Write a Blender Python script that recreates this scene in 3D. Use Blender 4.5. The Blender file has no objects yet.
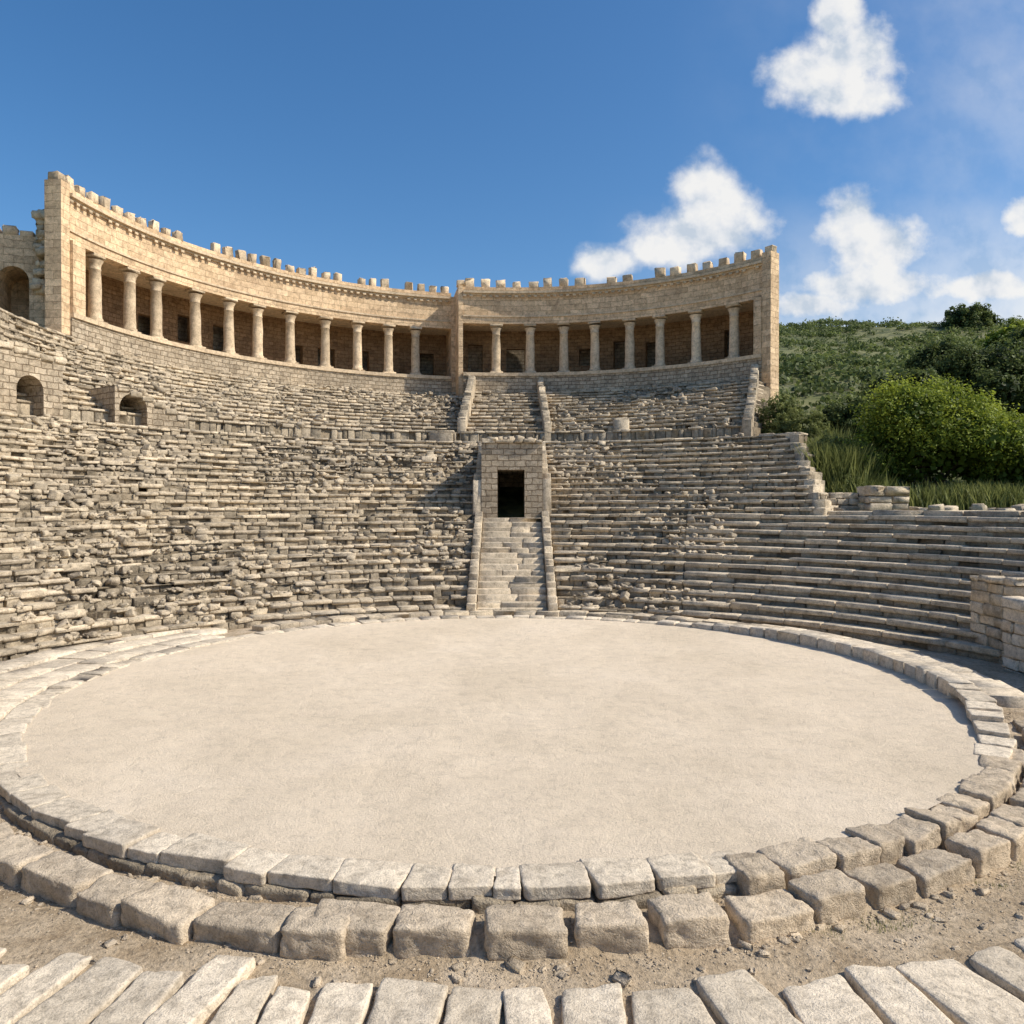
import bpy, math, random
import numpy as np
from mathutils import Vector, noise as mn
random.seed(7); rng=np.random.default_rng(7)
S=bpy.context.scene
S.view_settings.view_transform='Standard'; S.view_settings.look='None'; S.view_settings.exposure=0
PI=math.pi; rad=math.radians
# ------------------------------------------------------------------ materials
def nodes_of(name):
    m=bpy.data.materials.new(name); m.use_nodes=True
    nt=m.node_tree; nt.nodes.clear()
    out=nt.nodes.new('ShaderNodeOutputMaterial'); b=nt.nodes.new('ShaderNodeBsdfPrincipled')
    nt.links.new(b.outputs[0],out.inputs[0]); b.inputs['Roughness'].default_value=0.92
    b.inputs['Specular IOR Level'].default_value=0.2
    return m,nt,b
def N(nt,t,**k):
    n=nt.nodes.new(t)
    for a,v in k.items(): setattr(n,a,v)
    return n
def noise(nt,vec,scale,detail=6,rough=.6,dist=0):
    n=N(nt,'ShaderNodeTexNoise'); n.inputs['Scale'].default_value=scale; n.inputs['Detail'].default_value=detail
    n.inputs['Roughness'].default_value=rough; n.inputs['Distortion'].default_value=dist
    nt.links.new(vec,n.inputs['Vector']); return n.outputs['Fac']
def ramp(nt,fac,pts):
    r=N(nt,'ShaderNodeValToRGB'); e=r.color_ramp.elements
    while len(e)<len(pts): e.new(.5)
    for i,(p,c) in enumerate(pts):
        e[i].position=p; e[i].color=(c[0],c[1],c[2],1) if hasattr(c,'__len__') else (c,c,c,1)
    nt.links.new(fac,r.inputs[0]); return r.outputs[0]
def mixc(nt,a,b,fac,mode='MIX'):
    m=N(nt,'ShaderNodeMix',data_type='RGBA',blend_type=mode)
    for s,v in ((m.inputs[0],fac),(m.inputs[6],a),(m.inputs[7],b)):
        if isinstance(v,(int,float)): s.default_value=v
        elif isinstance(v,tuple): s.default_value=(v[0],v[1],v[2],1)
        else: nt.links.new(v,s)
    return m.outputs[2]
def math_(nt,op,a,b=0.0,c=None,clamp=False):
    m=N(nt,'ShaderNodeMath',operation=op); m.use_clamp=clamp
    for i,v in enumerate((a,b,c)):
        if v is None: continue
        if isinstance(v,(int,float)): m.inputs[i].default_value=v
        else: nt.links.new(v,m.inputs[i])
    return m.outputs[0]
def bump(nt,b,h,strength,dist):
    n=N(nt,'ShaderNodeBump'); n.inputs['Strength'].default_value=strength; n.inputs['Distance'].default_value=dist
    nt.links.new(h,n.inputs['Height']); nt.links.new(n.outputs[0],b.inputs['Normal'])
def stone(name,ca,cb,dark,bstr=.8,bdist=.05,brick=None,tone=(.7,1.15),pit=.45,fine=1.0):
    m,nt,b=nodes_of(name); tc=N(nt,'ShaderNodeTexCoord'); P=tc.outputs['Object']
    n1=noise(nt,P,.33,4,.7,.5); n2=noise(nt,P,4*fine,5,.7,.4); n3=noise(nt,P,24*fine,3,.7)
    col=ramp(nt,n1,[(.3,ca),(.65,cb)])
    col=mixc(nt,col,ramp(nt,n2,[(.3,.5),(.5,1.0),(.72,1.25)]),.85,'MULTIPLY')
    col=mixc(nt,col,ramp(nt,n3,[(.32,.55),(.5,1.0),(.8,1.15)]),.75,'MULTIPLY')
    st=ramp(nt,noise(nt,P,1.3,6,.78,1.2),[(.48,0.0),(.64,1.0)])
    col=mixc(nt,col,dark,mixc(nt,(0,0,0),(pit,pit,pit),st))
    h=math_(nt,'ADD',n2,math_(nt,'MULTIPLY',n3,.45))
    if brick:
        bw,bh,ms=brick
        bt=N(nt,'ShaderNodeTexBrick'); bt.inputs['Scale'].default_value=1
        bt.inputs['Brick Width'].default_value=bw; bt.inputs['Row Height'].default_value=bh
        bt.inputs['Mortar Size'].default_value=ms; bt.inputs['Mortar Smooth'].default_value=.6; bt.inputs['Bias'].default_value=0
        bt.inputs['Color1'].default_value=(.74,.71,.67,1); bt.inputs['Color2'].default_value=(1.15,1.15,1.15,1); bt.inputs['Mortar'].default_value=(.45,.38,.3,1)
        vm=N(nt,'ShaderNodeVectorMath',operation='ADD')
        nn=N(nt,'ShaderNodeTexNoise'); nn.inputs['Scale'].default_value=3; nt.links.new(P,nn.inputs['Vector'])
        sc=N(nt,'ShaderNodeVectorMath',operation='SCALE'); sc.inputs['Scale'].default_value=.14
        nt.links.new(nn.outputs['Color'],sc.inputs[0]); nt.links.new(tc.outputs['UV'],vm.inputs[0]); nt.links.new(sc.outputs[0],vm.inputs[1])
        nt.links.new(vm.outputs[0],bt.inputs['Vector'])
        col=mixc(nt,col,bt.outputs['Color'],.75,'MULTIPLY')
        h=math_(nt,'SUBTRACT',h,math_(nt,'MULTIPLY',bt.outputs['Fac'],.9))
        nt.links.new(col,b.inputs['Base Color'])
    else:
        at=N(nt,'ShaderNodeAttribute',attribute_name='tone')
        mr=N(nt,'ShaderNodeMapRange'); mr.inputs[3].default_value=tone[0]; mr.inputs[4].default_value=tone[1]
        nt.links.new(at.outputs['Fac'],mr.inputs[0])
        cc=N(nt,'ShaderNodeCombineColor')
        for i in range(3): nt.links.new(mr.outputs[0],cc.inputs[i])
        col=mixc(nt,col,cc.outputs[0],1.0,'MULTIPLY')
        nt.links.new(col,b.inputs['Base Color'])
    bump(nt,b,h,bstr,bdist); return m
M_seat=stone('weathered_limestone',(.70,.575,.41),(.53,.44,.325),(.18,.145,.105),.9,.05,pit=.5)
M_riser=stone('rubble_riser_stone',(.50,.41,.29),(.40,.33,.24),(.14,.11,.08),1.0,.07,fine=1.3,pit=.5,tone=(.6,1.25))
M_core=stone('rubble_core',(.36,.285,.195),(.30,.24,.165),(.12,.095,.065),1.0,.1,fine=1.6)
M_block=stone('foreground_limestone',(.68,.55,.395),(.56,.46,.34),(.25,.19,.13),1.0,.045,fine=1.9,pit=.5,tone=(.78,1.1))
M_pave=stone('worn_paving_stone',(.77,.65,.49),(.66,.565,.44),(.33,.265,.19),.9,.03,fine=1.9,pit=.45,tone=(.84,1.1))
M_warm=stone('golden_masonry',(.86,.63,.39),(.70,.515,.33),(.38,.255,.16),.8,.05,brick=(.9,.4,.012),pit=.5)
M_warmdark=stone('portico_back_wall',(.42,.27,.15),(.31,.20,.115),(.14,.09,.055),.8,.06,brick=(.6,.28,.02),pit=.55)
M_col=stone('golden_column_stone',(.82,.64,.43),(.68,.53,.36),(.36,.26,.17),.7,.04,pit=.45)
M_grey=stone('grey_masonry',(.60,.49,.355),(.47,.39,.29),(.18,.145,.105),1.0,.07,brick=(.55,.28,.025),pit=.5)

def sand():
    m,nt,b=nodes_of('arena_sand'); P=N(nt,'ShaderNodeTexCoord').outputs['Object']
    n1=noise(nt,P,.3,4,.6,.5); n2=noise(nt,P,3.2,7,.8,.3); n3=noise(nt,P,32,4,.8)
    c=ramp(nt,n1,[(.3,(.69,.57,.42)),(.55,(.77,.64,.48)),(.75,(.82,.69,.53))])
    c=mixc(nt,c,ramp(nt,n2,[(.3,.68),(.5,.98),(.8,1.1)]),.65,'MULTIPLY')
    c=mixc(nt,c,ramp(nt,n3,[(.3,.45),(.43,.93),(.55,1.02),(.8,1.14)]),.75,'MULTIPLY')
    nt.links.new(c,b.inputs['Base Color'])
    bump(nt,b,math_(nt,'ADD',math_(nt,'MULTIPLY',n2,1.1),math_(nt,'MULTIPLY',n3,.55)),.85,.05); return m
M_sand=sand()
def ground():
    m,nt,b=nodes_of('dry_soil_and_grass'); P=N(nt,'ShaderNodeTexCoord').outputs['Object']
    at=N(nt,'ShaderNodeAttribute',attribute_name='grass')
    n1=noise(nt,P,.9,5,.7,.6); n2=noise(nt,P,14,5,.75); n3=noise(nt,P,.045,6,.7,.8); n4=noise(nt,P,.3,8,.8,.3)
    soil=ramp(nt,n1,[(.3,(.32,.23,.14)),(.5,(.50,.39,.265)),(.7,(.63,.51,.37))])
    soil=mixc(nt,soil,ramp(nt,n2,[(.35,.42),(.5,.93),(.7,1.22)]),.8,'MULTIPLY')
    gr=ramp(nt,n3,[(.35,(.12,.14,.05)),(.5,(.20,.195,.09)),(.65,(.14,.155,.06))])
    gr=mixc(nt,gr,(.045,.062,.026),ramp(nt,n4,[(.46,0.0),(.56,.85)]))
    gr=mixc(nt,gr,(.33,.29,.2),ramp(nt,noise(nt,P,.2,6,.75,.8),[(.56,0.0),(.7,.65)]))
    c=mixc(nt,soil,gr,at.outputs['Fac']); nt.links.new(c,b.inputs['Base Color'])
    bump(nt,b,math_(nt,'ADD',n2,math_(nt,'MULTIPLY',n1,.6)),.9,.06); return m
M_ground=ground()
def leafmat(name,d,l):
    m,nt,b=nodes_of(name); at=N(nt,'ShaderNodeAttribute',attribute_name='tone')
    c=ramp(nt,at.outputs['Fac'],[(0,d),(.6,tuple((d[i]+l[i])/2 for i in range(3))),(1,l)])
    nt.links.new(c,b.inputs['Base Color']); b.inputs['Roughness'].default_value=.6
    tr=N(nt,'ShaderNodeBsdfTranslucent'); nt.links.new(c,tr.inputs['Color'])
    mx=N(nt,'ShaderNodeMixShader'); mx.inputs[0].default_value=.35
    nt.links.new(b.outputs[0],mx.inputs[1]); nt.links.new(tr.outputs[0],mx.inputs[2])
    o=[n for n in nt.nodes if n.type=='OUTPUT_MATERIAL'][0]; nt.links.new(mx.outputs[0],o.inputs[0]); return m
M_leaf=leafmat('bright_foliage',(.06,.10,.014),(.42,.47,.06))
M_leaf2=leafmat('dark_foliage',(.035,.055,.018),(.21,.25,.075))
M_reed=leafmat('reedy_foliage',(.10,.12,.035),(.33,.35,.12))
def bark():
    m,nt,b=nodes_of('bark'); P=N(nt,'ShaderNodeTexCoord').outputs['Object']
    nt.links.new(ramp(nt,noise(nt,P,8,6,.7),[(.3,(.05,.035,.02)),(.7,(.13,.1,.07))]),b.inputs['Base Color']); return m
M_bark=bark()
# ------------------------------------------------------------------ mesh helpers
def empty(name):
    e=bpy.data.objects.new(name,None); S.collection.objects.link(e); return e
def mk(name,V,F,mat,parent=None,smooth=False,tone=None,uv=None,attr='tone'):
    me=bpy.data.meshes.new(name); V=np.asarray(V,dtype=float)
    me.from_pydata(V.tolist(),[],F if isinstance(F,list) else F.tolist())
    if tone is not None:
        a=me.attributes.new(attr,'FLOAT','POINT'); a.data.foreach_set('value',np.asarray(tone,dtype=np.float32))
    if uv is not None:
        l=me.uv_layers.new(name='UVMap'); l.data.foreach_set('uv',np.asarray(uv,dtype=np.float32).ravel())
    if smooth: me.polygons.foreach_set('use_smooth',[True]*len(me.polygons))
    me.materials.append(mat); me.update()
    o=bpy.data.objects.new(name,me); S.collection.objects.link(o)
    if parent: o.parent=parent
    return o
def cubegrid(n):
    idx={};P=[];F=[]
    def vid(i,j,k):
        if (i,j,k) not in idx: idx[(i,j,k)]=len(P); P.append((i,j,k))
        return idx[(i,j,k)]
    for a in range(n):
        for b in range(n):
            F.append((vid(a,b,0),vid(a,b+1,0),vid(a+1,b+1,0),vid(a+1,b,0)))
            F.append((vid(a,b,n),vid(a+1,b,n),vid(a+1,b+1,n),vid(a,b+1,n)))
            F.append((vid(a,0,b),vid(a+1,0,b),vid(a+1,0,b+1),vid(a,0,b+1)))
            F.append((vid(a,n,b),vid(a,n,b+1),vid(a+1,n,b+1),vid(a+1,n,b)))
            F.append((vid(0,a,b),vid(0,a,b+1),vid(0,a+1,b+1),vid(0,a+1,b)))
            F.append((vid(n,a,b),vid(n,a+1,b),vid(n,a+1,b+1),vid(n,a,b+1)))
    return np.array(P),np.array(F)
TP,TF=cubegrid(3)
def tmpl(dims,bev,jit):
    B=len(dims); D=dims[:,None,:]; b=np.minimum(bev,dims.min(axis=1)*.3)[:,None,None]
    k=TP[None]
    loc=np.where(k==0,0,np.where(k==1,b,np.where(k==2,D-b,D)))
    ext=((TP==0)|(TP==3)); cnt=ext.sum(1)
    pull=np.where(cnt==2,.45,np.where(cnt==3,.6,0))[None,:,None]*b
    loc=loc+np.where(ext[None]&(TP[None]==0),pull,0)-np.where(ext[None]&(TP[None]==3),pull,0)
    loc=loc+rng.normal(0,1,loc.shape)*np.reshape(jit,(-1,1,1))
    return loc
def finish(W,name,mat,parent,tone=None,smooth=True):
    B=W.shape[0]; nv=W.shape[1]
    F=(TF[None]+(np.arange(B)*nv)[:,None,None]).reshape(-1,4)
    t=rng.random(B) if tone is None else tone
    return mk(name,W.reshape(-1,3),F,mat,parent,smooth,np.repeat(t,nv))
def ringblocks(sp,name,mat,parent,bev=.04,jit=.015,tone=None):
    sp=np.array(sp); cx,cy,r0,r1,t0,t1,z0,z1=sp.T
    rm=r0; dims=np.stack([(t1-t0)*rm,r1-r0,z1-z0],1)
    L=tmpl(dims,np.full(len(sp),bev),np.full(len(sp),jit))
    th=t0[:,None]+L[:,:,0]/rm[:,None]; r=r0[:,None]+L[:,:,1]
    W=np.stack([cx[:,None]+r*np.sin(th),cy[:,None]+r*np.cos(th),z0[:,None]+L[:,:,2]],2)
    return finish(W,name,mat,parent,tone)
def boxblocks(sp,name,mat,parent,bev=.04,jit=.015,tone=None):
    """sp: (x,y,z centre-bottom, yaw, pitch, roll, L,D,H)"""
    sp=np.array(sp); dims=sp[:,6:9]; L=tmpl(dims,np.full(len(sp),bev),jit if hasattr(jit,'__len__') else np.full(len(sp),jit))
    L=L-dims[:,None,:]*np.array([.5,.5,0])
    ya,pi_,ro=sp[:,3],sp[:,4],sp[:,5]
    x,y,z=L[:,:,0],L[:,:,1],L[:,:,2]
    c,s=np.cos(ro)[:,None],np.sin(ro)[:,None]; x,z=c*x+s*z,-s*x+c*z
    c,s=np.cos(pi_)[:,None],np.sin(pi_)[:,None]; y,z=c*y-s*z,s*y+c*z
    c,s=np.cos(ya)[:,None],np.sin(ya)[:,None]; x,y=c*x-s*y,s*x+c*y
    W=np.stack([x+sp[:,0][:,None],y+sp[:,1][:,None],z+sp[:,2][:,None]],2)
    return finish(W,name,mat,parent,tone)
def ringsolid(name,c,r0,r1,t0,t1,z0,z1,mat,parent,seg=.6):
    n=max(2,int(abs(t1-t0)*r1/seg)); th=np.linspace(t0,t1,n+1); V=[];F=[];UV=[]
    for t in th:
        s,cc=math.sin(t),math.cos(t)
        for r,z in ((r0,z0),(r1,z0),(r1,z1),(r0,z1)): V.append((c[0]+r*s,c[1]+r*cc,z))
    rs=[r0,r1,r1,r0]; zs=[z0,z0,z1,z1]
    for i in range(n):
        a=i*4;b=a+4; ua=th[i]*r0; ub=th[i+1]*r0
        for k in range(4):
            k2=(k+1)%4
            F.append((a+k,a+k2,b+k2,b+k))
            if k in(1,3): v1,v2=zs[k],zs[k2]
            else: v1,v2=rs[k]+.17,rs[k2]+.17
            UV+= [(ua,v1),(ua,v2),(ub,v2),(ub,v1)]
    F.append((3,2,1,0)); UV+=[(r0,z1),(r1,z1),(r1,z0),(r0,z0)]
    e=n*4; F.append((e,e+1,e+2,e+3)); UV+=[(r0,z0),(r1,z0),(r1,z1),(r0,z1)]
    return mk(name,V,F,mat,parent,False,[.5]*len(V),UV)
def wallbox(name,x,y,yaw,L,D,z0,z1,mat,parent):
    ux,uy=math.cos(yaw),math.sin(yaw); vx,vy=-uy,ux
    c=[(0,0),(L,0),(L,D),(0,D)]
    V=[(x+a*ux+b*vx,y+a*uy+b*vy,z) for z in (z0,z1) for a,b in c]
    F=[(0,1,5,4),(1,2,6,5),(2,3,7,6),(3,0,4,7),(4,5,6,7)]
    UV=[(0,z0),(L,z0),(L,z1),(0,z1),(0,z0),(D,z0),(D,z1),(0,z1),(0,z0),(L,z0),(L,z1),(0,z1),(0,z0),(D,z0),(D,z1),(0,z1),(0,0),(L,0),(L,D),(0,D)]
    return mk(name,V,F,mat,parent,False,[.5]*8,UV)
def archwall(name,p0,yaw,width,z0,h,thick,dc,dw,dh,mat,parent,arch=True,hr=None):
    ux,uy=math.cos(yaw),math.sin(yaw); vx,vy=-uy,ux
    hr=h if hr is None else hr
    def T(u,v,z): return (p0[0]+u*ux+v*vx,p0[1]+u*uy+v*vy,z0+z)
    out=[(dc-dw/2,0)]
    if arch:
        for i in range(11):
            a=PI-PI*i/10; out.append((dc+dw/2*math.cos(a),dh-dw/2+dw/2*math.sin(a)))
    else: out+=[(dc-dw/2,dh),(dc+dw/2,dh)]
    out.append((dc+dw/2,0))
    V=[];F=[];UV=[]
    def q(pts,uvs):
        b=len(V); V.extend(pts); F.append(tuple(range(b,b+len(pts)))); UV.extend(uvs)
    def top(u): return h+(hr-h)*u/width
    x0,x1=out[0][0],out[-1][0]
    q([T(0,0,0),T(x0,0,0),T(x0,0,top(x0)),T(0,0,top(0))],[(0,0),(x0,0),(x0,top(x0)),(0,top(0))])
    q([T(x1,0,0),T(width,0,0),T(width,0,top(width)),T(x1,0,top(x1))],[(x1,0),(width,0),(width,top(width)),(x1,top(x1))])
    for (a,za),(b,zb) in zip(out[1:-2],out[2:-1]):
        if b-a<1e-4: continue
        q([T(a,0,za),T(b,0,zb),T(b,0,top(b)),T(a,0,top(a))],[(a,za),(b,zb),(b,top(b)),(a,top(a))])
    for (a,za),(b,zb) in zip(out[:-1],out[1:]):
        d=math.hypot(b-a,zb-za)
        q([T(a,0,za),T(a,thick-.3,za),T(b,thick-.3,zb),T(b,0,zb)],[(0,za),(thick,za),(thick,za+d),(0,za+d)])
    q([T(x,thick-.3,z) for x,z in out],[(x,z) for x,z in out])
    q([T(0,0,0),T(0,0,top(0)),T(0,thick,top(0)),T(0,thick,0)],[(0,0),(0,h),(thick,h),(thick,0)])
    q([T(width,0,0),T(width,thick,0),T(width,thick,top(width)),T(width,0,top(width))],[(0,0),(thick,0),(thick,h),(0,h)])
    q([T(0,0,top(0)),T(width,0,top(width)),T(width,thick,top(width)),T(0,thick,top(0))],[(0,0),(width,0),(width,thick),(0,thick)])
    q([T(width,thick,0),T(0,thick,0),T(0,thick,top(0)),T(width,thick,top(width))],[(0,0),(width,0),(width,h),(0,h)])
    return mk(name,V,F,mat,parent,False,[.5]*len(V),UV)
HP,HF=cubegrid(11)
def hiblocks(items,name,mat,parent,amp=.035,p=9):
    V=[];F=[];T=[]
    q0=HP/11*2-1
    q0=np.sign(q0)*np.abs(q0)**.72
    nrm=(np.abs(q0)**p).sum(1)**(1/p); q=q0/nrm[:,None]
    for (x,y,z0,yaw,tilt,L,D,H) in items:
        loc=q*np.array([L,D,H])/2
        sh=rng.normal(0,.08,3); loc[:,0]*=1+sh[0]*q[:,1]; loc[:,1]*=1+sh[1]*q[:,0]; loc[:,2]*=1+sh[2]*q[:,0]
        off=Vector((rng.random()*100,rng.random()*100,rng.random()*100)); b=len(V)
        c,s=math.cos(yaw),math.sin(yaw); t=rng.random()
        for v,qq in zip(loc,q):
            vv=Vector(v)+off
            d=amp*(.8*mn.noise(vv*2.2)+.7*mn.noise(vv*6)+.6*mn.noise(vv*15))
            e=(abs(qq[0])>.8)+(abs(qq[1])>.8)+(abs(qq[2])>.8)
            if e>=2: d-=amp*2.0*max(0,mn.noise(vv*4+Vector((5,5,5)))+.1)
            l=math.sqrt(qq@qq); w=v+qq/l*d
            w=np.array([w[0],w[1],w[2]+tilt*w[0]])
            V.append((x+c*w[0]-s*w[1],y+s*w[0]+c*w[1],z0+H/2+w[2])); T.append(t)
        F.append(HF+b)
    return mk(name,np.array(V),np.concatenate(F),mat,parent,True,T)
# ------------------------------------------------------------------ theatre geometry
CX,CY=-.2,19.0
theatre=empty('roman_amphitheatre')
NL=25; RH=7.92/NL; KS=11
def low(t): return (-.2+.2*t,15.9+7.5*t,14.1+7.5*t)
AU=(0,24.6,22.4); BL=(0,38.5,23.25); BR=(0,37.4,22.25)
ZU0=8.35; NU=14; ZU1=13.1
def up(t,left):
    B=BL if left else BR
    return tuple(AU[i]+(B[i]-AU[i])*t for i in range(3))
seat=[];seatfine=[];coreV=[];ris=[]
def ruin(X,Y,z): return mn.noise(Vector((X*.16,Y*.16,z*.3)))+.5*mn.noise(Vector((X*.5+9,Y*.5,z*.8)))
def addrow(c,r0,depth,z0,z1,ta,tb,lmin,lmax,miss,out,rough=1.0,slab=.13,rmin=.22,rmax=.6):
    """a tread of long worn slabs whose nosing overhangs a riser of smaller stones"""
    t=ta
    while t<tb:
        L=random.uniform(lmin,lmax); t2=min(tb,t+L/r0)
        if tb-t2<lmin*.5/r0: t2=tb
        tm=(t+t2)/2
        X=c[0]+r0*math.sin(tm);Y=c[1]+r0*math.cos(tm)
        ru=ruin(X,Y,z1)
        g=.006/r0
        k=rough*(.5+2.8*max(0,ru+.05))
        if random.random()>miss*(1+18*max(0,ru)):
            out.append((c[0],c[1],r0+random.gauss(0,.024)*k,r0+depth+.15,t+g,t2-g,z1-slab-random.uniform(0,.03),z1+random.gauss(0,.018)*k-(random.random()<.08*k)*random.uniform(.03,.1)))
        t=t2
    t=ta
    while t<tb:
        L=random.uniform(rmin,rmax); t2=min(tb,t+L/r0)
        if tb-t2<rmin*.5/r0: t2=tb
        g=.008/r0
        if random.random()>.04*rough: ris.append((c[0],c[1],r0+.065+random.gauss(0,.025)*rough,r0+.5,t+g,t2-g,z0-.12,z1-slab*random.uniform(.75,1.1)))
        t=t2
def addcore(c,r0,r1,ta,tb,z0,z1):
    n=max(2,int((tb-ta)*r0/1.5)); th=np.linspace(ta,tb,n+1)
    for a,b in zip(th[:-1],th[1:]): coreV.append((c[0],c[1],r0,r1,a,b+.002,z0,z1))
HW=1.76
for i in range(NL):
    t=i/(NL-1)
    cx,cy,r=low(t); z1=RH*(i+1); z0=RH*i
    dep=.8
    tgl=math.asin((HW+cx)/r); tgr=math.asin((HW-cx)/r)
    if i<=KS: te=math.acos(max(-1,min(1,(20.3-cy)/r)))
    else: te=rad(45.5-(i-KS-1)/(NL-KS-2)*4.5)+random.uniform(-.012,.03)
    addrow((cx,cy),r,dep,z0,z1,rad(-118),-tgl,.35,1.1,.035,seat,1.4)
    addcore((cx,cy),r+.16,r+1.2,rad(-118),-tgl,z0-.6,z1-.07)
    if i<=KS:
        addrow((cx,cy),r,dep,z0,z1,tgr,rad(27),.45,1.3,.015,seat,.9)
        addrow((cx,cy),r,dep,z0,z1,rad(27),te,.8,2.2,.0,seatfine,.7,.15,.5,1.3)
    else: addrow((cx,cy),r,dep,z0,z1,tgr,te,.45,1.3,.015,seat,1.0)
    addcore((cx,cy),r+.16,r+1.2,tgr,te-.01,z0-.6,z1-.07)
ZT=RH*NL
ct=low(1)
addcore((ct[0],ct[1]),ct[2]+.7,ct[2]+2.2,rad(-118),rad(40.5),ZT-1.2,ZT-.02)
for i in range(NU):
    t=i/(NU-1); z0=ZU0+(ZU1-ZU0)*i/NU; z1=ZU0+(ZU1-ZU0)*(i+1)/NU
    if i==0: z0=ZT-.1
    for left in (True,False):
        cx,cy,r=up(t,left)
        tb=math.asin(-3.1/r)
        if left: a,b=rad(-118),tb
        else: a,b=tb,rad(35.5+12*t)
        addrow((cx,cy),r,1.2,z0,z1,a,b,.4,1.0,.03,seat,1.1)
        addcore((cx,cy),r+.16,r+2.0,a,b,z0-1.2,z1-.08)
ringblocks(seat,'seating_rows',M_seat,theatre,.04,.014)
ringblocks(ris,'seating_risers',M_riser,theatre,.035,.016)
ringblocks(seatfine,'bench_rows',M_seat,theatre,.035,.009,tone=.35+.65*rng.random(len(seatfine)))
ringblocks(coreV,'rubble_core',M_core,theatre,.03,.02)
rb=[]
for k in range(9000):
    i=random.randrange(NL+NU)
    th=rad(random.uniform(-115,-5)) if random.random()<.85 else rad(random.uniform(5,34))
    if i<NL:
        cx,cy,r=low(i/(NL-1)); z=RH*(i+1)
    else:
        j=i-NL; cx,cy,r=up(j/(NU-1),th<0); z=ZU0+(ZU1-ZU0)*(j+1)/NU
    rr=r+random.uniform(.05,.45); x=cx+rr*math.sin(th); y=cy+rr*math.cos(th)
    if abs(x)<2.1 or ruin(x,y,z)<-.12+random.random()*.3: continue
    s=random.uniform(.06,.2)*(1+.6*(random.random()<.2))
    rb.append((x,y,z-.03,random.uniform(0,6),random.gauss(0,.3),random.gauss(0,.3),s*random.uniform(1,1.7),s,s*random.uniform(.5,1)))
boxblocks(rb,'fallen_rubble',M_seat,theatre,.04,np.full(len(rb),.014),tone=.6*rng.random(len(rb)))
# ---- central stair
st=[]; ns=17
for i in range(ns):
    y0=29.9+i*(37.0-29.9)/ns; z=3.62*(i+1)/ns
    x=-1.38
    while x<1.36:
        L=random.uniform(.8,1.9); x2=min(1.38,x+L)
        if 1.38-x2<.4: x2=1.38
        st.append(((x+x2)/2,y0+.5+random.gauss(0,.014),-.2,0,0,0,x2-x-.008,1.0,z+.2+random.gauss(0,.012))); x=x2
SL=.504
for sx in (-1,1):
    for i in range(15):
        y0=29.6+i*.5; z=SL*(y0-29.6)+.42
        st.append((sx*1.57,y0+.25,-.2,0,0,0,.36,.49,z+.2+random.gauss(0,.03)))
    for i in range(13):
        y0=37.03+i*.55; z=min(SL*(y0-29.9)+.85+(1.0 if i<2 else .5 if i<4 else 0),8.1)
        st.append((sx*1.66,y0+.27,3,0,0,0,.42,.54,z-3+random.gauss(0,.03)))
boxblocks(st,'central_staircase',M_seat,theatre,.035,.01,tone=.35+.65*rng.random(len(st)))
archwall('stair_doorway',(-1.45,37.0),0,2.9,3.6,3.62,7.2,1.4,1.3,2.3,M_grey,theatre,arch=False)
cap=[]
for i in range(9):
    x=-1.45
    while x<1.4:
        L=random.uniform(.4,1.0);x2=min(1.45,x+L)
        if 1.45-x2<.25:x2=1.45
        cap.append(((x+x2)/2,37.3+i*.8+random.gauss(0,.03),7.16,random.gauss(0,.02),0,0,x2-x-.02,.78,.2+random.gauss(0,.03)));x=x2
for k in range(16): cap.append((random.uniform(-1.3,1.3),random.uniform(37.0,39),7.3,random.random()*3,0,random.gauss(0,.2),random.uniform(.2,.5),.3,random.uniform(.12,.28)))
boxblocks(cap,'doorway_roof_slabs',M_seat,theatre,.04,.015)
pp=[]
for (x0,w,hh) in ((-3.05,.5,1.05),(2.15,.45,.8)):
    for i in range(NU*2):
        t=i/(NU*2-1); y=46.9+t*12.4; z=ZU0+(ZU1-ZU0)*t+hh
        pp.append((x0+random.gauss(0,.015),y+.22,z-2.2,0,0,0,w,.45,2.2+random.gauss(0,.06)))
for i in range(24):
    t=i/23; cx,cy,r=up(t,False); th=rad(35.5+12*t)
    x=cx+r*math.sin(th); y=cy+r*math.cos(th)
    pp.append((x,y+.2,ZU0+(ZU1-ZU0)*t-5,-.3,0,0,.5,.7,5.6))
for i in range(KS+1,NL):
    cx,cy,r=low(i/(NL-1)); th=rad(45.7-(i-KS-1)/(NL-KS-2)*4.5)
    for k in range(2):
        pp.append((cx+(r+.3)*math.sin(th)+.2*k,cy+(r+.3)*math.cos(th)+random.gauss(0,.1),RH*(i+1)-3-.3*k,-th+random.gauss(0,.1),0,0,.5,.7,3+random.gauss(0,.06)))
boxblocks(pp,'stepped_parapets',M_seat,theatre,.04,.016)
fr=[]
for (x,y,z,w,h) in ((6.6,47.0,ZT,.9,1.5),(6.0,47.1,ZT,.4,1.0),(-4.2,46.2,ZT-.1,1.4,.7)):
    fr.append((x,y,z-.5,random.gauss(0,.1),0,0,w,.5,h+.5))
boxblocks(fr,'ruined_wall_fragments',M_seat,theatre,.07,.03)
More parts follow.
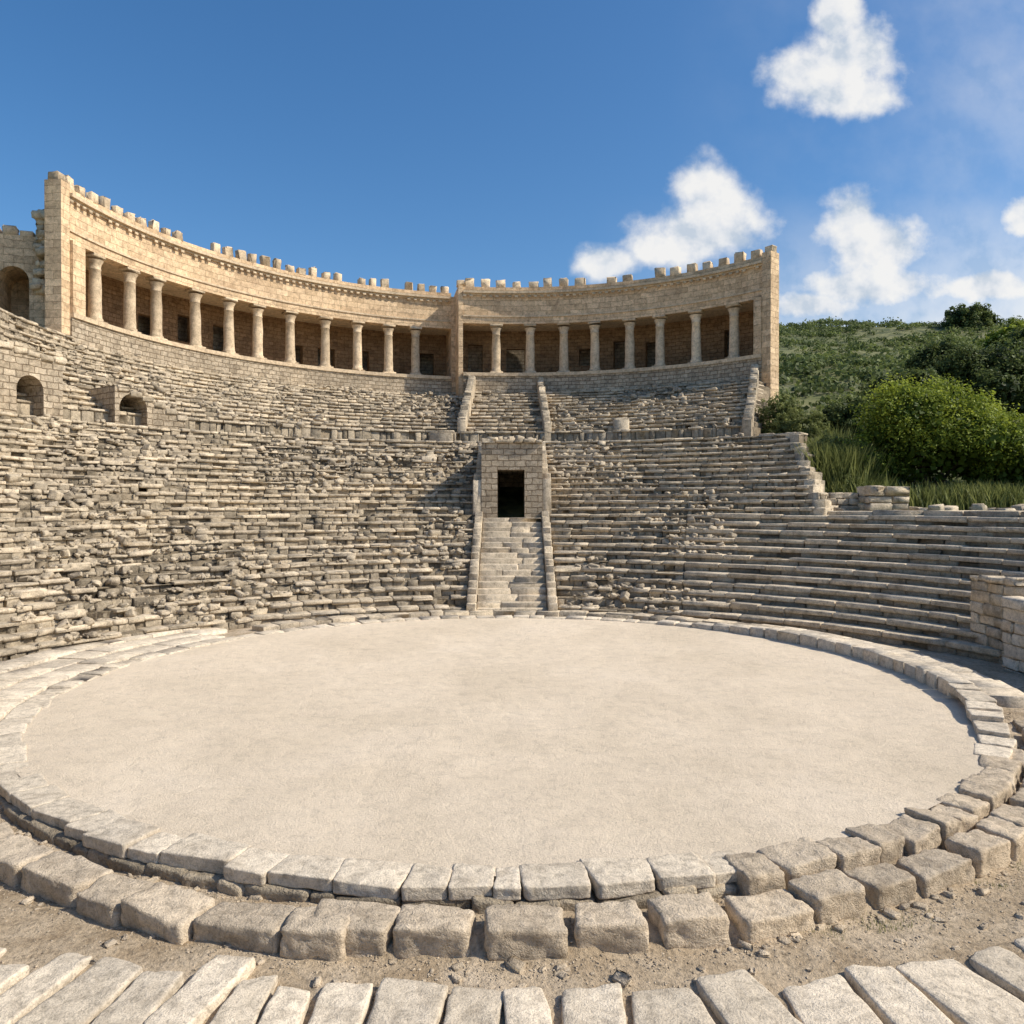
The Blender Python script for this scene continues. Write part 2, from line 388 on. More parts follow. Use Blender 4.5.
# ------------------------------------------------------------------ portico
ZB=14.35
colV=[];colF=[];colT=[]
def lathe_col(x,y,z,h):
    prof=[(.46,0),(.46,.12),(.40,.17),(.43,.24),(.36,.3),(.355,.6),(.345,h*.3),(.335,h*.55),(.305,h-.72),(.33,h-.7),(.33,h-.64),(.30,h-.6),(.35,h-.34),(.45,h-.16)]
    n=14; b=len(colV); t=random.random(); ph=random.random()*50
    for (r,zz) in prof:
        for k in range(n):
            a=2*PI*k/n; j=1+.13*mn.noise(Vector((math.cos(a)*1.5+ph,math.sin(a)*1.5,zz*1.7)))+random.gauss(0,.015)
            colV.append((x+r*j*math.cos(a),y+r*j*math.sin(a),z+zz)); colT.append(t)
    for i in range(len(prof)-1):
        for k in range(n):
            colF.append((b+i*n+k,b+i*n+(k+1)%n,b+(i+1)*n+(k+1)%n,b+(i+1)*n+k))
boxes=[]
def lim(c,r,k):
    a=1+k*k; y=(2*c[1]+math.sqrt(4*c[1]**2-4*a*(c[1]**2-r*r)))/(2*a); return math.atan2(k*y,y-c[1])
def portico(tag,c,r,ta,tb,nb,merl,mh,ends):
    def R(n,a,b,z0,z1,m,t0=None,t1=None):
        u0=ta if t0 is None else t0; u1=tb if t1 is None else t1
        if b>r+.8:
            if ends[0] is not None: u0=max(u0,lim(c,b,ends[0]))
            if ends[1] is not None: u1=min(u1,lim(c,b,ends[1]))
        if u1-u0>.003: ringsolid(tag+'_'+n,c,a,b,u0,u1,z0,z1,m,theatre)
    R('podium',r-.55,r+.6,11.5,ZB-.25,M_grey); R('stylobate',r-.65,r+.6,ZB-.247,ZB,M_col)
    for q in range(4): R('floor',r+.603+q,r+1.6+q,11.5,ZB-.004,M_grey)
    R('architrave',r-.34,r+.34,ZB+3.8,ZB+4.3,M_warm); R('fillet',r-.42,r+.36,ZB+4.303,ZB+4.42,M_col)
    R('frieze_wall',r-.30,r+.32,ZB+4.423,ZB+5.95,M_warm); R('cornice_bed',r-.42,r+.34,ZB+5.953,ZB+6.08,M_col); R('cornice',r-.6,r+.4,ZB+6.083,ZB+6.26,M_col)
    R('parapet',r-.26,r+.26,ZB+6.263,ZB+6.62,M_warm)
    for q in range(4): R('roof',r+.343+q,r+1.34+q,ZB+3.95,ZB+4.25,M_col)
    R('outer_wall',r+4.603,r+5.2,8,ZB+4.6,M_grey)
    bay=(tb-ta)/nb
    for i in range(nb):
        t0=ta+i*bay; t1=t0+bay; z1=ZB+3.94
        if i%4!=2:
            dw=random.uniform(.45,.75)/(r+3.3); tm=(t0+t1)/2+random.uniform(-.012,.012); dh=random.uniform(2.1,2.9)
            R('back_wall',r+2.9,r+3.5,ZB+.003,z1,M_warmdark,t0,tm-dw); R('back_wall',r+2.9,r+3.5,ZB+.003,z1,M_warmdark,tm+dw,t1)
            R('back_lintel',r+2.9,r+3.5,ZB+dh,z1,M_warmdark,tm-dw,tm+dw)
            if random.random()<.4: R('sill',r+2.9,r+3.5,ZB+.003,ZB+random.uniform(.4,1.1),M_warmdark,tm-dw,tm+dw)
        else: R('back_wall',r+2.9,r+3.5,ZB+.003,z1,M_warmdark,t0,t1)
        if 0<i:
            th=t0+random.gauss(0,.006); x=c[0]+r*math.sin(th); y=c[1]+r*math.cos(th)
            lathe_col(x,y,ZB,3.66)
            boxes.append((x,y,ZB+3.64,-th,0,0,.98,.7,.17)); boxes.append((x,y,ZB-.01,-th,0,0,1.0,.86,.14))
    L=(tb-ta)*r; n=int(L/merl); sp=[]
    for i in range(n):
        if random.random()<.06: continue
        t0=ta+(i+.15+random.uniform(-.05,.05))*(tb-ta)/n; w=(tb-ta)/n*random.uniform(.48,.64)
        sp.append((c[0],c[1],r-.24,r+.2,t0,t0+w,ZB+6.55,ZB+6.62+mh*random.uniform(.7,1.15)))
    ringblocks(sp,tag+'_merlons',M_col,theatre,.06,.03)
    n=int(L/.5); sp=[(c[0],c[1],r-.5,r-.41,ta+i*(tb-ta)/n,ta+(i+.5)*(tb-ta)/n,ZB+5.8,ZB+5.95) for i in range(n) if random.random()>.12]
    ringblocks(sp,tag+'_dentils',M_col,theatre,.02,.005)
LC=(0,38.5);LR=23.8;RC=(0,37.4);RR_=22.8
KL=-.588; KR=.332
portico('west_portico',LC,LR,rad(-84.0),rad(-11.8),12,.92,.62,(KL+.02,None))
portico('east_portico',RC,RR_,rad(-9.6),rad(48.6),9,1.2,.62,(None,KR-.012))
mk('portico_columns',colV,colF,M_col,theatre,True,colT)
def rbox(name,c,r0,r1,t0,t1,z0,z1,m): ringsolid(name,c,r0,r1,t0,t1,z0,z1,m,theatre,.5)
rbox('west_end_pier',LC,LR-.45,LR+.45,rad(-85.7),rad(-84.02),11.5,ZB+6.7,M_warm)
rbox('west_end_pilaster',LC,LR-.62,LR+.35,rad(-84.0),rad(-81.6),ZB,ZB+3.79,M_warm)
rbox('west_inner_pier',LC,LR-.4,LR+5,rad(-11.78),rad(-10.6),11.5,ZB+6.3,M_warm)
rbox('east_inner_pier',RC,RR_-.36,RR_+5,rad(-10.5),rad(-9.62),11.5,ZB+6.65,M_warm)
rbox('east_end_pier',RC,RR_-.5,RR_+.5,rad(48.62),rad(50.3),5,ZB+6.75,M_warm)
rbox('east_end_pilaster',RC,RR_-.62,RR_+.35,rad(47.2),rad(48.6),ZB,ZB+3.79,M_warm)
te=rad(49.9); ex,ey=RC[0]+(RR_+.45)*math.sin(te),RC[1]+(RR_+.45)*math.cos(te)
wallbox('east_side_wall',ex-.1,ey,math.atan2(1,.30),6.2,.7,4,ZB+5.2,M_grey,theatre)
tw_=rad(-85.0); wx,wy=LC[0]+(LR+.45)*math.sin(tw_),LC[1]+(LR+.45)*math.cos(tw_)
wallbox('west_side_wall',wx+.55,wy+.1,math.atan2(1,-.62),5.5,.6,8,ZB+4.6,M_warm,theatre)
for (c,r,a) in ((LC,LR,-84.9),(RC,RR_,-10.0),(RC,RR_,49.5)):
    boxes.append((c[0]+r*math.sin(rad(a)),c[1]+r*math.cos(rad(a)),ZB+(6.73 if a>0 else 6.68 if a<-50 else 6.63),-rad(a),0,0,.6,.6,.45))
boxblocks(boxes,'capitals_and_plinths',M_col,theatre,.04,.018)
archwall('arched_wall',(-34.3,38.3),math.atan2(3.2,8.9),10.0,11.5,7.0,3.0,8.45,1.45,5.35,M_warm,theatre)
rs=[]
for k in range(70):
    z=15.0+random.random()*5.0
    x=-24.75+random.uniform(-.55,.3)*(1 if z<18 else .6)
    rs.append((x,random.uniform(41.4,42.4),z,random.uniform(-.4,.4),0,random.gauss(0,.08),random.uniform(.35,.75),.7,random.uniform(.25,.5)))
for k in range(13): rs.append((-34.0+k*.74,38.7+k*.266,18.45,.345,0,0,.68,.6,.22+random.random()*.3))
boxblocks(rs,'ruined_wall_blocks',M_col,theatre,.07,.03)
for (px,w,h,hr,dc,dw,dh,off) in ((31,4.8,3.0,2.5,3.3,1.2,1.75,.6),(134,3.6,1.9,.6,.9,1.35,1.6,.5)):
    k=(px-512)/777
    a=1+k*k; cy0=AU[1]; r0=AU[2]-off
    Y=(2*cy0+math.sqrt(4*cy0**2-4*a*(cy0**2-r0**2)))/(2*a); X=k*Y
    th=math.atan2(X,Y-cy0); yaw=-th
    p0=(X-math.cos(yaw)*dc,Y-math.sin(yaw)*dc)
    archwall('vomitorium',p0,yaw,w,ZT-.3,h+.3,3.4,dc,dw,dh+.3,M_grey,theatre,hr=hr+.3)
    cp=[]
    for q in range(int(w/.6)):
        u=(q+.5)*.6; zz=ZT-.3+(h+.3)+(hr-h)*u/w-.12
        cp.append((p0[0]+u*math.cos(yaw)+.2*math.sin(-yaw),p0[1]+u*math.sin(yaw)+.25,zz+random.gauss(0,.03),yaw,0,0,.58,.7,.26))
    boxblocks(cp,'vomitorium_coping',M_seat,theatre,.05,.02)
def blockwall(name,x0,x1,y0,y1,z0,z1,ch,lmin,lmax,mat,parent):
    sp=[];z=z0
    while z<z1-.05:
        h=min(ch*random.uniform(.85,1.15),z1-z)
        if z1-z-h<.12: h=z1-z
        for side in range(2):
            a,b=(x0,x1) if side==0 else (y0+.5,y1)
            while a<b:
                L=random.uniform(lmin,lmax);a2=min(b,a+L)
                if b-a2<.3:a2=b
                hh=h-.008+(random.gauss(0,.04) if z+h>z1-.01 else 0)
                if side==0: sp.append(((a+a2)/2,y0+.25+random.gauss(0,.025),z,0,0,0,a2-a-.012,.5,hh))
                else: sp.append((x0+.25+random.gauss(0,.025),(a+a2)/2,z,PI/2,0,0,a2-a-.012,.5,hh))
                a=a2
        z+=h
    sp.append(((x0+x1)/2+.22,(y0+y1)/2+.22,z0,0,0,0,x1-x0-.5,y1-y0-.5,z1-z0-.04))
    return boxblocks(sp,name,mat,parent,.045,.018,tone=.2+.8*rng.random(len(sp)))
blockwall('retaining_wall',12.75,18.5,17.2,20.2,-.3,1.8,.3,.4,1.0,M_pave,theatre)
blockwall('upper_retaining_wall',13.1,18.5,20.22,22.2,-.3,2.25,.3,.4,1.0,M_seat,theatre)
tw=empty('low_stone_wall')
blockwall('wall_block',15.0,16.7,32.6,33.8,3.6,5.0,.34,.5,1.0,M_seat,tw)
blockwall('wall_course',13.0,15.0,33.6,34.6,3.6,4.75,.3,.4,.8,M_seat,tw)
tb=[]
for k in range(26):
    tb.append((random.uniform(13.2,24),random.uniform(31,34),3.85,random.random()*3,0,random.gauss(0,.1),random.uniform(.4,1),.5,random.uniform(.2,.4)))
boxblocks(tb,'wall_rubble',M_seat,tw,.06,.02)
tk=[];t=rad(45.8);cc_=low(.46)
while t<rad(88):
    L=random.uniform(1.2,2.2);r0=cc_[2]+.75;tk.append((cc_[0],cc_[1],r0,r0+1.6,t,t+L/r0-.001,3.3,4.0+random.gauss(0,.02)));t+=L/r0
ringblocks(tk,'terrace_kerb',M_seat,theatre,.04,.015)
# ------------------------------------------------------------------ arena floor and kerbs
V=[(CX,CY,0)];F=[];rings=40;seg=240
for i in range(1,rings+1):
    for k in range(seg):
        a=2*PI*k/seg;r=10.2*i/rings
        x=CX+r*math.sin(a);y=CY+r*math.cos(a);V.append((x,y,(.035*mn.noise(Vector((x*.5,y*.5,0)))+.025*mn.noise(Vector((x*1.7,y*1.7,0))))*(1 if i<rings-1 else .3)))
for k in range(seg):
    F.append((0,1+(k+1)%seg,1+k))
    for i in range(1,rings):
        a=1+(i-1)*seg;b=1+i*seg;F.append((a+k,a+(k+1)%seg,b+(k+1)%seg,b+k))
mk('arena_sand_floor',V,F,M_sand,None,True)
kerb=empty('stone_kerb'); kb=[];kn=[];ku=[]
sm=lambda a,b,x:max(0,min(1,(x-a)/(b-a)))
th=-PI
while th<PI:
    d=math.degrees(th); near=abs(d)>100
    L=random.uniform(.45,1.0) if near else random.uniform(.45,.9);t2=min(PI,th+L/10.2);tm=(th+t2)/2
    d=math.degrees(tm)
    up_=.28*sm(30,58,d)*(1-sm(110,122,d))
    if near:
        if not (d>126 and d<161.5):
            r=10.22+random.gauss(0,.03);kn.append((CX+r*math.sin(tm),CY+r*math.cos(tm),-.135+up_,-tm+random.gauss(0,.02),random.gauss(0,.012),(t2-th)*10.3-.012,.55*random.uniform(.9,1.1),.16+random.gauss(0,.01)))
    else: kb.append((CX,CY,9.95+random.gauss(0,.025),10.5,th+.0012,t2-.0012,-.4,.04+up_+random.gauss(0,.015)))
    th=t2
th=rad(98)
while th<rad(262):
    L=random.uniform(.3,.8);r=10.36+random.gauss(0,.03);tm=th+L/2/r
    ku.append((CX+r*math.sin(tm),CY+r*math.cos(tm),-.46,-tm+random.gauss(0,.05),random.gauss(0,.02),L+.03,.42,.335+random.gauss(0,.01)));th+=L/r
ringblocks(kb,'kerb_slabs',M_pave,kerb,.035,.01)
hiblocks(kn,'kerb_slabs_front',M_pave,kerb,.02,18)
hiblocks(ku,'kerb_underlying_course',M_riser,kerb,.03,9)
ringsolid('kerb_footing',(CX,CY),9.9,10.2,rad(97),rad(263),-.6,-.03,M_core,kerb,.5)
sp=[]
for rr,za,zb,ta,tb_ in ((10.55,-.4,.06,-112,-62),(11.4,-.4,.1,-106,-56),(12.25,-.4,.16,-104,-50),(10.55,-.4,.2,50,104)):
    th=rad(ta)
    while th<rad(tb_):
        L=random.uniform(.5,1.2);t2=th+L/rr
        sp.append((CX,CY,rr-.01,rr+.85,th+.0006,t2-.0006,za,zb+random.gauss(0,.012)));th=t2
ringblocks(sp,'walkway_paving',M_pave,kerb,.025,.008)
sp=[];th=rad(-50)
while th<rad(50):
    L=random.uniform(.5,1.1);sp.append((CX,CY,10.56+random.gauss(0,.02),11.2,th,th+L/10.6-.001,-.3,.17+random.gauss(0,.012)));th+=L/10.6
ringblocks(sp,'far_step',M_seat,kerb,.03,.012)
bl=[]
def ringhi(c,r,a0,a1,lmin,lmax,D,z0,H,gap,skip=0,dj=.03):
    th=rad(a0)
    while th<rad(a1):
        L=random.uniform(lmin,lmax);t2=th+L/r;tm=(th+t2)/2
        if random.random()>=skip:
            r_=r+random.gauss(0,dj)
            bl.append((c[0]+r_*math.sin(tm),c[1]+r_*math.cos(tm),z0+random.gauss(0,.015),-tm+random.gauss(0,.04),random.gauss(0,.03),L-.01,D*random.uniform(.9,1.1),H*random.uniform(.9,1.1)))
        th=t2+random.uniform(0,gap)/r
ringhi((CX,CY),11.10,187.5,250,.65,1.25,.54,-.42,.33,.04)
ringhi((CX,CY),10.98,140,186,.62,1.0,.50,-.42,.35,.16)
ringhi((CX,CY),10.98,110,140,.6,.95,.52,-.40,.40,.08)
ringhi((CX,CY),10.40,122,162.5,.42,.78,.52,-.40,.44,.03)
ringhi((CX,CY),11.62,98,124,.7,1.1,.6,-.38,.40,.1)
hiblocks(bl,'stone_block_ring',M_block,None,.04,14)
pv=[];c=(0,29.35);r=22.5;th=PI-.38
while th<PI+.38:
    right=math.sin(th)>.06
    L=random.uniform(.45,.85) if right else random.uniform(.34,.66);t2=th+L/r;tm=(th+t2)/2
    D=random.uniform(1.0,1.35)
    rr=r+.1+random.gauss(0,.11)
    pv.append((c[0]+rr*math.sin(tm),c[1]+rr*math.cos(tm),-.53,-tm+random.gauss(0,.06),random.gauss(0,.02),L-random.uniform(.02,.09),D,.24+random.gauss(0,.015)))
    th=t2
for row in (1,2,3):
    th=PI-.38
    while th<PI+.38:
        L=random.uniform(.45,.8);t2=th+L/(r+1.25*row);tm=(th+t2)/2;rr=r+.1+1.3*row
        pv.append((c[0]+rr*math.sin(tm),c[1]+rr*math.cos(tm),-.5,-tm,random.gauss(0,.01),L-.04,1.2,.24+random.gauss(0,.01)));th=t2
hiblocks(pv,'stone_paving',M_pave,None,.026,16)
# ------------------------------------------------------------------ ground sheet
def H(x,y):
    ye=max(y,4.0);a=ye-15.9
    t=(a*a+x*x-198.8)/max(15*a+211.5,20)
    yy=min(y,160)
    nat=3.75 if y<34 else 3.75+.3*(yy-34)
    if y>34:
        k=min(1,(y-40)/30) if y>40 else 0
        nat+=.03*max(0,x-60)*min(1,(y-34)/60)+(1.8*mn.noise(Vector((x*.03,y*.03,0)))+.8*mn.noise(Vector((x*.1,y*.1,3))))*k
    if y>160: nat-=.1*(min(y,500)-160)
    nat=max(nat,2.5)
    if t<2.4 and y>20:
        az=math.degrees(math.atan2(x,y-19)); w=1-max(0,min(1,(az-31)/7))
        nat-=1.6*w*max(0,min(1,(2.4-t)/.4))
    side=-.03 if y>15.5 else (-.34 if y<13 else -.34+.31*(y-13)/2.5)
    rr=math.hypot(x-CX,y-CY)
    if rr<10.2: side=min(side,-.2)
    elif y<13 and rr<11.15: side=-.25+.09*max(0,(rr-10.5)/-.65)
    flat=side+.035*mn.noise(Vector((x*1.3,y*1.3,0)))+.03*mn.noise(Vector((x*4,y*4,0)))
    if y<10: flat-=.05*max(0,min(1,(7.9-y)/.5))
    s=max(0,min(1,(t-.5)/.1)); s=s*s*(3-2*s)
    return flat+(nat-flat)*s, s
gv=[]
for k in range(9000):
    a=rad(random.uniform(105,255));rr=random.choice((random.uniform(10.5,11.9),random.gauss(10.68,.07),random.gauss(11.38,.1),random.uniform(11.2,12.6)))
    s=random.uniform(.006,.022)*(1+random.uniform(2,5)*(random.random()<.035))
    x=CX+rr*math.sin(a);y=CY+rr*math.cos(a)
    gv.append((x,y,H(x,y)[0]-s*.35,random.random()*6,random.gauss(0,.3),0,s*1.5,s,s*.75))
boxblocks(gv,'gravel',M_block,None,.02,np.array([g[7]*.09 for g in gv]))
def axis(lo,hi,core_,step):
    a=[];v=core_[0];d=step
    while v>lo: d*=1.13; v-=d; a.append(v)
    b=[];v=core_[-1];d=step
    while v<hi: d*=1.13; v+=d; b.append(v)
    return a[::-1]+list(core_)+b
xs=axis(-2000,2000,np.concatenate([np.arange(-16,-9,.4),np.arange(-9,9,.12),np.arange(9,34,.4)]),.4); ys=axis(-600,3000,np.concatenate([np.arange(3,6,.4),np.arange(6,11.5,.1),np.arange(11.5,46,.4)]),.4)
V=[];G=[]
for y in ys:
    for x in xs:
        h,s=H(x,y); V.append((x,y,h)); G.append(s)
nx=len(xs);F=[(j*nx+i,j*nx+i+1,(j+1)*nx+i+1,(j+1)*nx+i) for j in range(len(ys)-1) for i in range(nx-1)]
mk('ground',V,F,M_ground,None,True,G,None,'grass')
# ------------------------------------------------------------------ vegetation
def leaves(P,nrm,size,tone,asp=.5):
    n=len(P); a=rng.normal(0,1,(n,3)); nn=nrm*1.0+rng.normal(0,.6,(n,3)); nn/=np.linalg.norm(nn,axis=1)[:,None]
    u=np.cross(nn,a); u/=np.linalg.norm(u,axis=1)[:,None]; v=np.cross(nn,u)
    s=(size*rng.uniform(.6,1.4,n))[:,None]
    q=np.stack([P-u*s*.5,P-v*s*.5*asp,P+u*s*.5,P+v*s*.5*asp],1)
    return q.reshape(-1,3),np.repeat(tone,4)
def bush(name,x,y,w,d,h,nl,size,mat,nlobes=9,seed=0,zoff=0):
    r=np.random.default_rng(seed); zb=H(x,y)[0]-.2+zoff; par=empty(name); par.location=(x,y,zb)
    V=[];T=[]
    lob=[(0,0,h*.42,w*.36,d*.36,h*.45)]
    for k in range(nlobes):
        a=r.uniform(0,2*PI);q=r.uniform(.35,.85); lh=r.uniform(.2,.72)*(1.2-q*.6)
        lob.append((q*w*.42*math.cos(a),q*d*.42*math.sin(a),h*lh,w*r.uniform(.14,.24),d*r.uniform(.14,.24),h*r.uniform(.18,.3)))
    lob=np.array(lob); nc=int(nl/60)
    wts=(lob[:,3]*lob[:,5]);wts/=wts.sum(); li=r.choice(len(lob),nc,p=wts)
    dr=r.normal(0,1,(nc,3)); dr[:,2]=np.abs(dr[:,2])*.9-.25; dr/=np.linalg.norm(dr,axis=1)[:,None]
    C=lob[li,:3]+dr*lob[li,3:]*r.uniform(.78,1.08,nc)[:,None]
    cr=r.uniform(.035,.085,nc)*min(w,h*1.6); ctone=r.uniform(0,.55,nc)
    ci=np.repeat(np.arange(nc),60); dd=r.normal(0,1,(len(ci),3)); dd/=np.linalg.norm(dd,axis=1)[:,None]
    P=C[ci]+dd*(cr[ci]*r.uniform(.5,1.1,len(ci)))[:,None]
    P[:,2]=np.maximum(P[:,2],.05)
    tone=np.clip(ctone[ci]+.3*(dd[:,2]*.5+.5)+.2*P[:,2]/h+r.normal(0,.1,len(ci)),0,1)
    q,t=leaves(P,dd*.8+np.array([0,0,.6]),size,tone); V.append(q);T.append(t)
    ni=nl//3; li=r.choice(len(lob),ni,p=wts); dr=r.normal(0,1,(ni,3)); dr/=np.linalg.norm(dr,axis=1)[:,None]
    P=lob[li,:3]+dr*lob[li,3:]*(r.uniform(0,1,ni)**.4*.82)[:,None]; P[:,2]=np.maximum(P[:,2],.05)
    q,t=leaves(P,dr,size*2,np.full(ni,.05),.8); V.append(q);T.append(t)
    V=np.concatenate(V);T=np.concatenate(T)
    mk('foliage',V,np.arange(len(V)).reshape(-1,4),mat,par,False,T)
    sv=[];sf=[]
    for k in range(7):
        tip=lob[r.integers(len(lob)),:3]*.9; n=6
        for s in range(5):
            f=s/4; cx_,cy_,cz=tip[0]*f**1.3,tip[1]*f**1.3,tip[2]*f-.3*(1-f); rr=(.1*(1-f)+.02)*h/4
            for j in range(n): sv.append((cx_+rr*math.cos(j*PI/3),cy_+rr*math.sin(j*PI/3),cz))
        b=k*5*n
        for s in range(4):
            for j in range(n): sf.append((b+s*n+j,b+s*n+(j+1)%n,b+(s+1)*n+(j+1)%n,b+(s+1)*n+j))
    mk('stems',sv,sf,M_bark,par,True)
def at(px,Y): return (px-512)/777*Y
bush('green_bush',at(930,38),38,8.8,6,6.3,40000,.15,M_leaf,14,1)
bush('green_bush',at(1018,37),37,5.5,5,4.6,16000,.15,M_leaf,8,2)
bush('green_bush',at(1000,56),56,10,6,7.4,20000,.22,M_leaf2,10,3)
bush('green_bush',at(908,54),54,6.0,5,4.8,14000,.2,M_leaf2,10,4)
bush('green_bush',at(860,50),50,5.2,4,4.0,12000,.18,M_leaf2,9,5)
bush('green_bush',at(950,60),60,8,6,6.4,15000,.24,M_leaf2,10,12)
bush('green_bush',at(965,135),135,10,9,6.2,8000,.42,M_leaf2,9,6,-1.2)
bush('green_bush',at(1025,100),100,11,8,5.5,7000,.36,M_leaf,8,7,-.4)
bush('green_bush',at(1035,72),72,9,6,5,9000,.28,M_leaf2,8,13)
def reeds(name,spots,n,mat,seed):
    r=np.random.default_rng(seed);V=[];T=[]
    for k in range(n):
        x0,y0,w,d,hh=spots[r.integers(len(spots))]
        x=x0+r.normal(0,w/2.6);y=y0+r.normal(0,d/2.6);z=H(x,y)[0]-.05
        L=hh*r.uniform(.5,1.1);a=r.uniform(0,6.28);le=r.uniform(.05,.6)*L;wd=r.uniform(.02,.045)
        dx,dy=math.cos(a),math.sin(a);t=r.uniform(0,1)
        V+= [(x-dy*wd,y+dx*wd,z),(x+dy*wd,y-dx*wd,z),(x+dx*le*.35+dy*wd*.8,y+dy*le*.35-dx*wd*.8,z+L*.6),(x+dx*le*.35-dy*wd*.8,y+dy*le*.35+dx*wd*.8,z+L*.6)]
        V+= [(x+dx*le*.35-dy*wd*.8,y+dy*le*.35+dx*wd*.8,z+L*.6),(x+dx*le*.35+dy*wd*.8,y+dy*le*.35-dx*wd*.8,z+L*.6),(x+dx*le+dy*wd*.1,y+dy*le-dx*wd*.1,z+L*.95),(x+dx*le-dy*wd*.1,y+dy*le+dx*wd*.1,z+L*.95)]
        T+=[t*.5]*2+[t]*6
    mk(name,np.array(V),np.arange(len(V)).reshape(-1,4),mat,None,False,T)
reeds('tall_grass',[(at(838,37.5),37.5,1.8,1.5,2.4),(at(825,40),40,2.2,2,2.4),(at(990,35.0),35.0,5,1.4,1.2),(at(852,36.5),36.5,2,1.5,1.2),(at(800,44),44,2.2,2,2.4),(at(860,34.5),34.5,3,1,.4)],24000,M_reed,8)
bush('shrub',at(775,45.5),45.5,3.4,3,6.0,15000,.11,M_reed,11,9)
bush('shrub',at(803,43),43,3.2,3,5.0,14000,.11,M_reed,11,19)
bush('shrub',at(826,38.6),38.6,2.3,2.2,3.4,11000,.10,M_reed,10,10)
bush('shrub',at(842,36.3),36.3,1.9,1.6,1.9,7000,.09,M_reed,9,23)
V=[];T=[];r=np.random.default_rng(3)
for k in range(4200):
    y=50+r.random()**.8*112; x=r.uniform(.33,.95)*y
    nn_=mn.noise(Vector((x*.04,y*.06,9)))
    if nn_<.0 and r.random()<.6: continue
    s=r.uniform(.3,1.1)*(1+.9*(r.random()<.08)); z=H(x,y)[0]; m=int(30+40*max(0,s-1)); d=r.normal(0,1,(m,3));d[:,2]=abs(d[:,2]);d/=np.linalg.norm(d,axis=1)[:,None]
    P=np.array([x,y,z])+d*np.array([s*1.3,s*1.3,s*.8])*r.uniform(.5,1,m)[:,None]
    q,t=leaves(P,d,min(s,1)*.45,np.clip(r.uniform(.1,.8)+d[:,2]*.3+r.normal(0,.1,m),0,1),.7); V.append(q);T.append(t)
V=np.concatenate(V);T=np.concatenate(T)
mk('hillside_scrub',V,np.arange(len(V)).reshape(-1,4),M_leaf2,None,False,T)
V=[];T=[]
for k in range(3500):
    a=rad(random.uniform(108,165)) ;rr=random.gauss(11.42,.12)
    x=CX+rr*math.sin(a);y=CY+rr*math.cos(a)
    if mn.noise(Vector((x*1.5,y*1.5,4)))<.05: continue
    an=random.random()*6.28;L=random.uniform(.02,.06);dx,dy=math.cos(an),math.sin(an)
    V+=[(x-dy*.004,y+dx*.004,-.37),(x+dy*.004,y-dx*.004,-.37),(x+dx*L*.5+dy*.001,y+dy*L*.5,-.35+L),(x+dx*L*.5-dy*.001,y+dy*L*.5,-.35+L)];T+=[random.random()]*4
mk('weeds',np.array(V),np.arange(len(V)).reshape(-1,4),M_reed,None,False,T)
# ------------------------------------------------------------------ sun, sky
sd=Vector((.80,-.14,.74)).normalized()
el=math.asin(sd.z); az=math.atan2(sd.x,sd.y)
sl=bpy.data.lights.new('sun','SUN'); sl.energy=5.0; sl.angle=rad(.5); sl.color=(1,.93,.80)
so=bpy.data.objects.new('sun',sl); so.rotation_euler=sd.to_track_quat('Z','Y').to_euler(); S.collection.objects.link(so)
w=bpy.data.worlds.new('World'); S.world=w; w.use_nodes=True; nt=w.node_tree; nt.nodes.clear()
out=N(nt,'ShaderNodeOutputWorld'); sky=N(nt,'ShaderNodeTexSky',sky_type='NISHITA'); sky.sun_disc=False
sky.sun_elevation=el; sky.sun_rotation=az; sky.air_density=1.0; sky.dust_density=1.1; sky.ozone_density=2.6
hs=N(nt,'ShaderNodeHueSaturation'); hs.inputs['Saturation'].default_value=1.28; nt.links.new(sky.outputs[0],hs.inputs['Color'])
bg=N(nt,'ShaderNodeBackground'); bg.inputs[1].default_value=.15; nt.links.new(hs.outputs[0],bg.inputs[0])
g=N(nt,'ShaderNodeTexCoord').outputs['Generated']; sx=N(nt,'ShaderNodeSeparateXYZ'); nt.links.new(g,sx.inputs[0])
yy=math_(nt,'MAXIMUM',sx.outputs[1],.05)
u=math_(nt,'DIVIDE',sx.outputs[0],yy); v=math_(nt,'DIVIDE',sx.outputs[2],yy)
cb=N(nt,'ShaderNodeCombineXYZ'); nt.links.new(u,cb.inputs[0]); nt.links.new(v,cb.inputs[1]); P=cb.outputs[0]
def vm(op,a,b):
    m=N(nt,'ShaderNodeVectorMath',operation=op)
    for i,x in enumerate((a,b)):
        if x is None: continue
        if isinstance(x,tuple): m.inputs[i].default_value=x
        else: nt.links.new(x,m.inputs[i])
    return m
bl_=[(836,15,22,30),(850,62,46,32),(812,80,44,26),(850,100,46,20),
 (712,198,34,34),(704,232,56,28),(664,252,36,18),(604,264,30,16),
 (850,222,28,28),(876,248,46,32),(872,288,70,20),(815,308,50,12),
 (985,290,50,16),(1024,218,20,18)]
wn2=N(nt,'ShaderNodeTexNoise'); wn2.inputs['Scale'].default_value=22; wn2.inputs['Detail'].default_value=4; nt.links.new(P,wn2.inputs['Vector'])
dis=vm('SCALE',vm('SUBTRACT',wn2.outputs['Color'],(.5,.5,.5)).outputs[0],None); dis.inputs['Scale'].default_value=.03
Pd=vm('ADD',P,dis.outputs[0]).outputs[0]
f1=None
for (px,py,rx,ry) in bl_:
    a=vm('SUBTRACT',Pd,((px-512)/777,(507-py)/777,0)).outputs[0]
    a=vm('MULTIPLY',a,(777/rx,777/ry,0)).outputs[0]
    l=vm('LENGTH',a,None).outputs['Value']; k=math_(nt,'SUBTRACT',1.3,l)
    f1=k if f1 is None else math_(nt,'SMOOTH_MAX',f1,k,.3)
nz=noise(nt,P,15,7,.58)
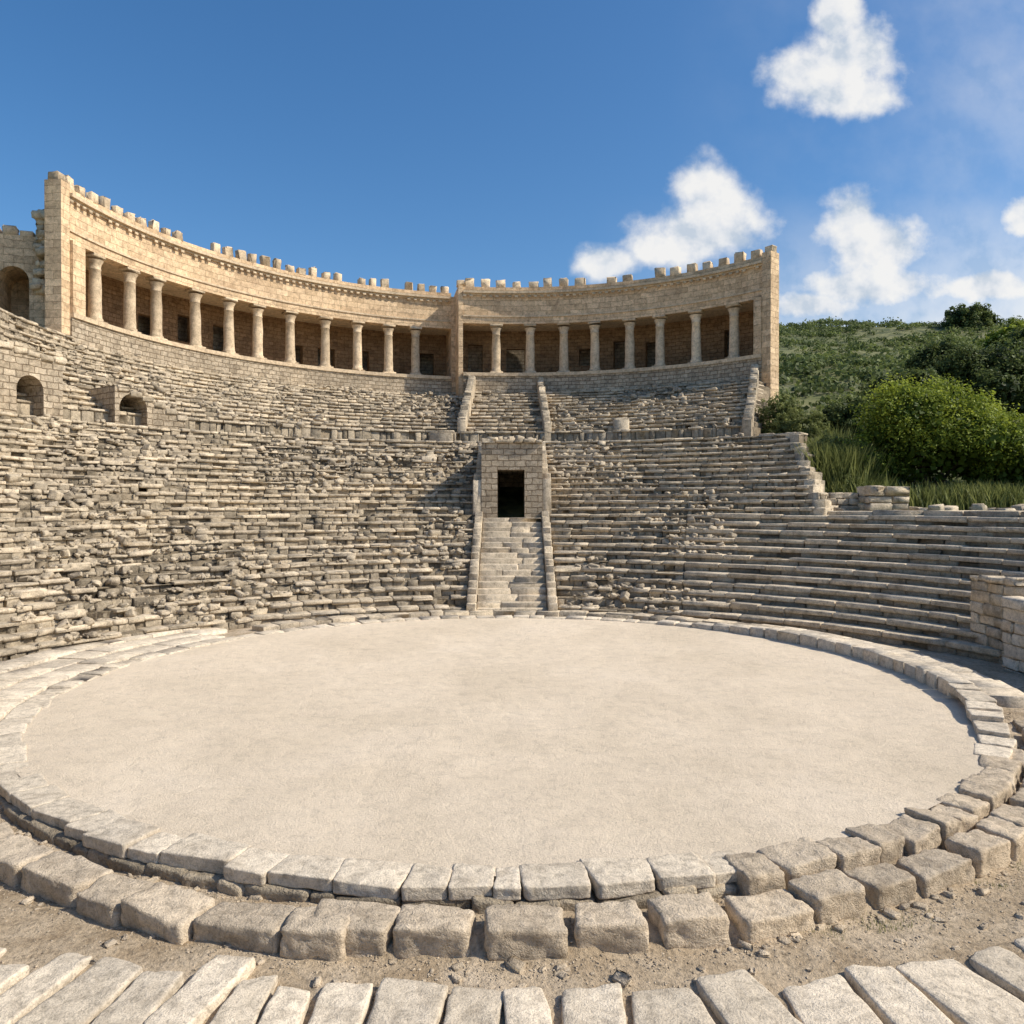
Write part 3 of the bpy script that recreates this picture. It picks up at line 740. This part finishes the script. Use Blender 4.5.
f=math_(nt,'ADD',f1,math_(nt,'MULTIPLY',math_(nt,'SUBTRACT',nz,.5),1.7))
mr=N(nt,'ShaderNodeMapRange',interpolation_type='SMOOTHSTEP'); mr.inputs[1].default_value=-.15; mr.inputs[2].default_value=.7
nt.links.new(f,mr.inputs[0])
den=math_(nt,'MULTIPLY',mr.outputs[0],.96)
ve=math_(nt,'MULTIPLY',math_(nt,'SUBTRACT',u,.2,clamp=True),math_(nt,'SUBTRACT',noise(nt,P,3.0,6,.6),.38,clamp=True))
lowv=N(nt,'ShaderNodeMapRange'); lowv.inputs[1].default_value=.40; lowv.inputs[2].default_value=.2; nt.links.new(v,lowv.inputs[0])
hz=math_(nt,'MULTIPLY',lowv.outputs[0],math_(nt,'MULTIPLY',math_(nt,'SUBTRACT',u,.1,clamp=True),1.6),clamp=True)
den=math_(nt,'MAXIMUM',den,math_(nt,'ADD',math_(nt,'MULTIPLY',ve,2.4,clamp=True),hz,clamp=True))
front=math_(nt,'GREATER_THAN',sx.outputs[1],.06); den=math_(nt,'MULTIPLY',den,front)
sh=noise(nt,vm('ADD',P,(.02,.025,0)).outputs[0],15,4,.58)
ccol=ramp(nt,math_(nt,'ADD',math_(nt,'MULTIPLY',math_(nt,'SUBTRACT',nz,sh),2.6),.6,clamp=True),[(.15,(.62,.70,.80)),(.55,(.88,.90,.93)),(.9,(1.0,.99,.97))])
cbk=N(nt,'ShaderNodeBackground'); cbk.inputs[1].default_value=.92; nt.links.new(ccol,cbk.inputs[0])
mx=N(nt,'ShaderNodeMixShader'); nt.links.new(den,mx.inputs[0]); nt.links.new(bg.outputs[0],mx.inputs[1]); nt.links.new(cbk.outputs[0],mx.inputs[2])
nt.links.new(mx.outputs[0],out.inputs[0])
# ------------------------------------------------------------------ camera
cam=bpy.data.cameras.new('camera'); cam.lens=36*777/1024; cam.sensor_width=36; cam.clip_end=6000; cam.clip_start=.1
co=bpy.data.objects.new('camera',cam); co.location=(0,0,4.21); co.rotation_euler=(rad(90-.5),0,0); S.collection.objects.link(co); S.camera=co
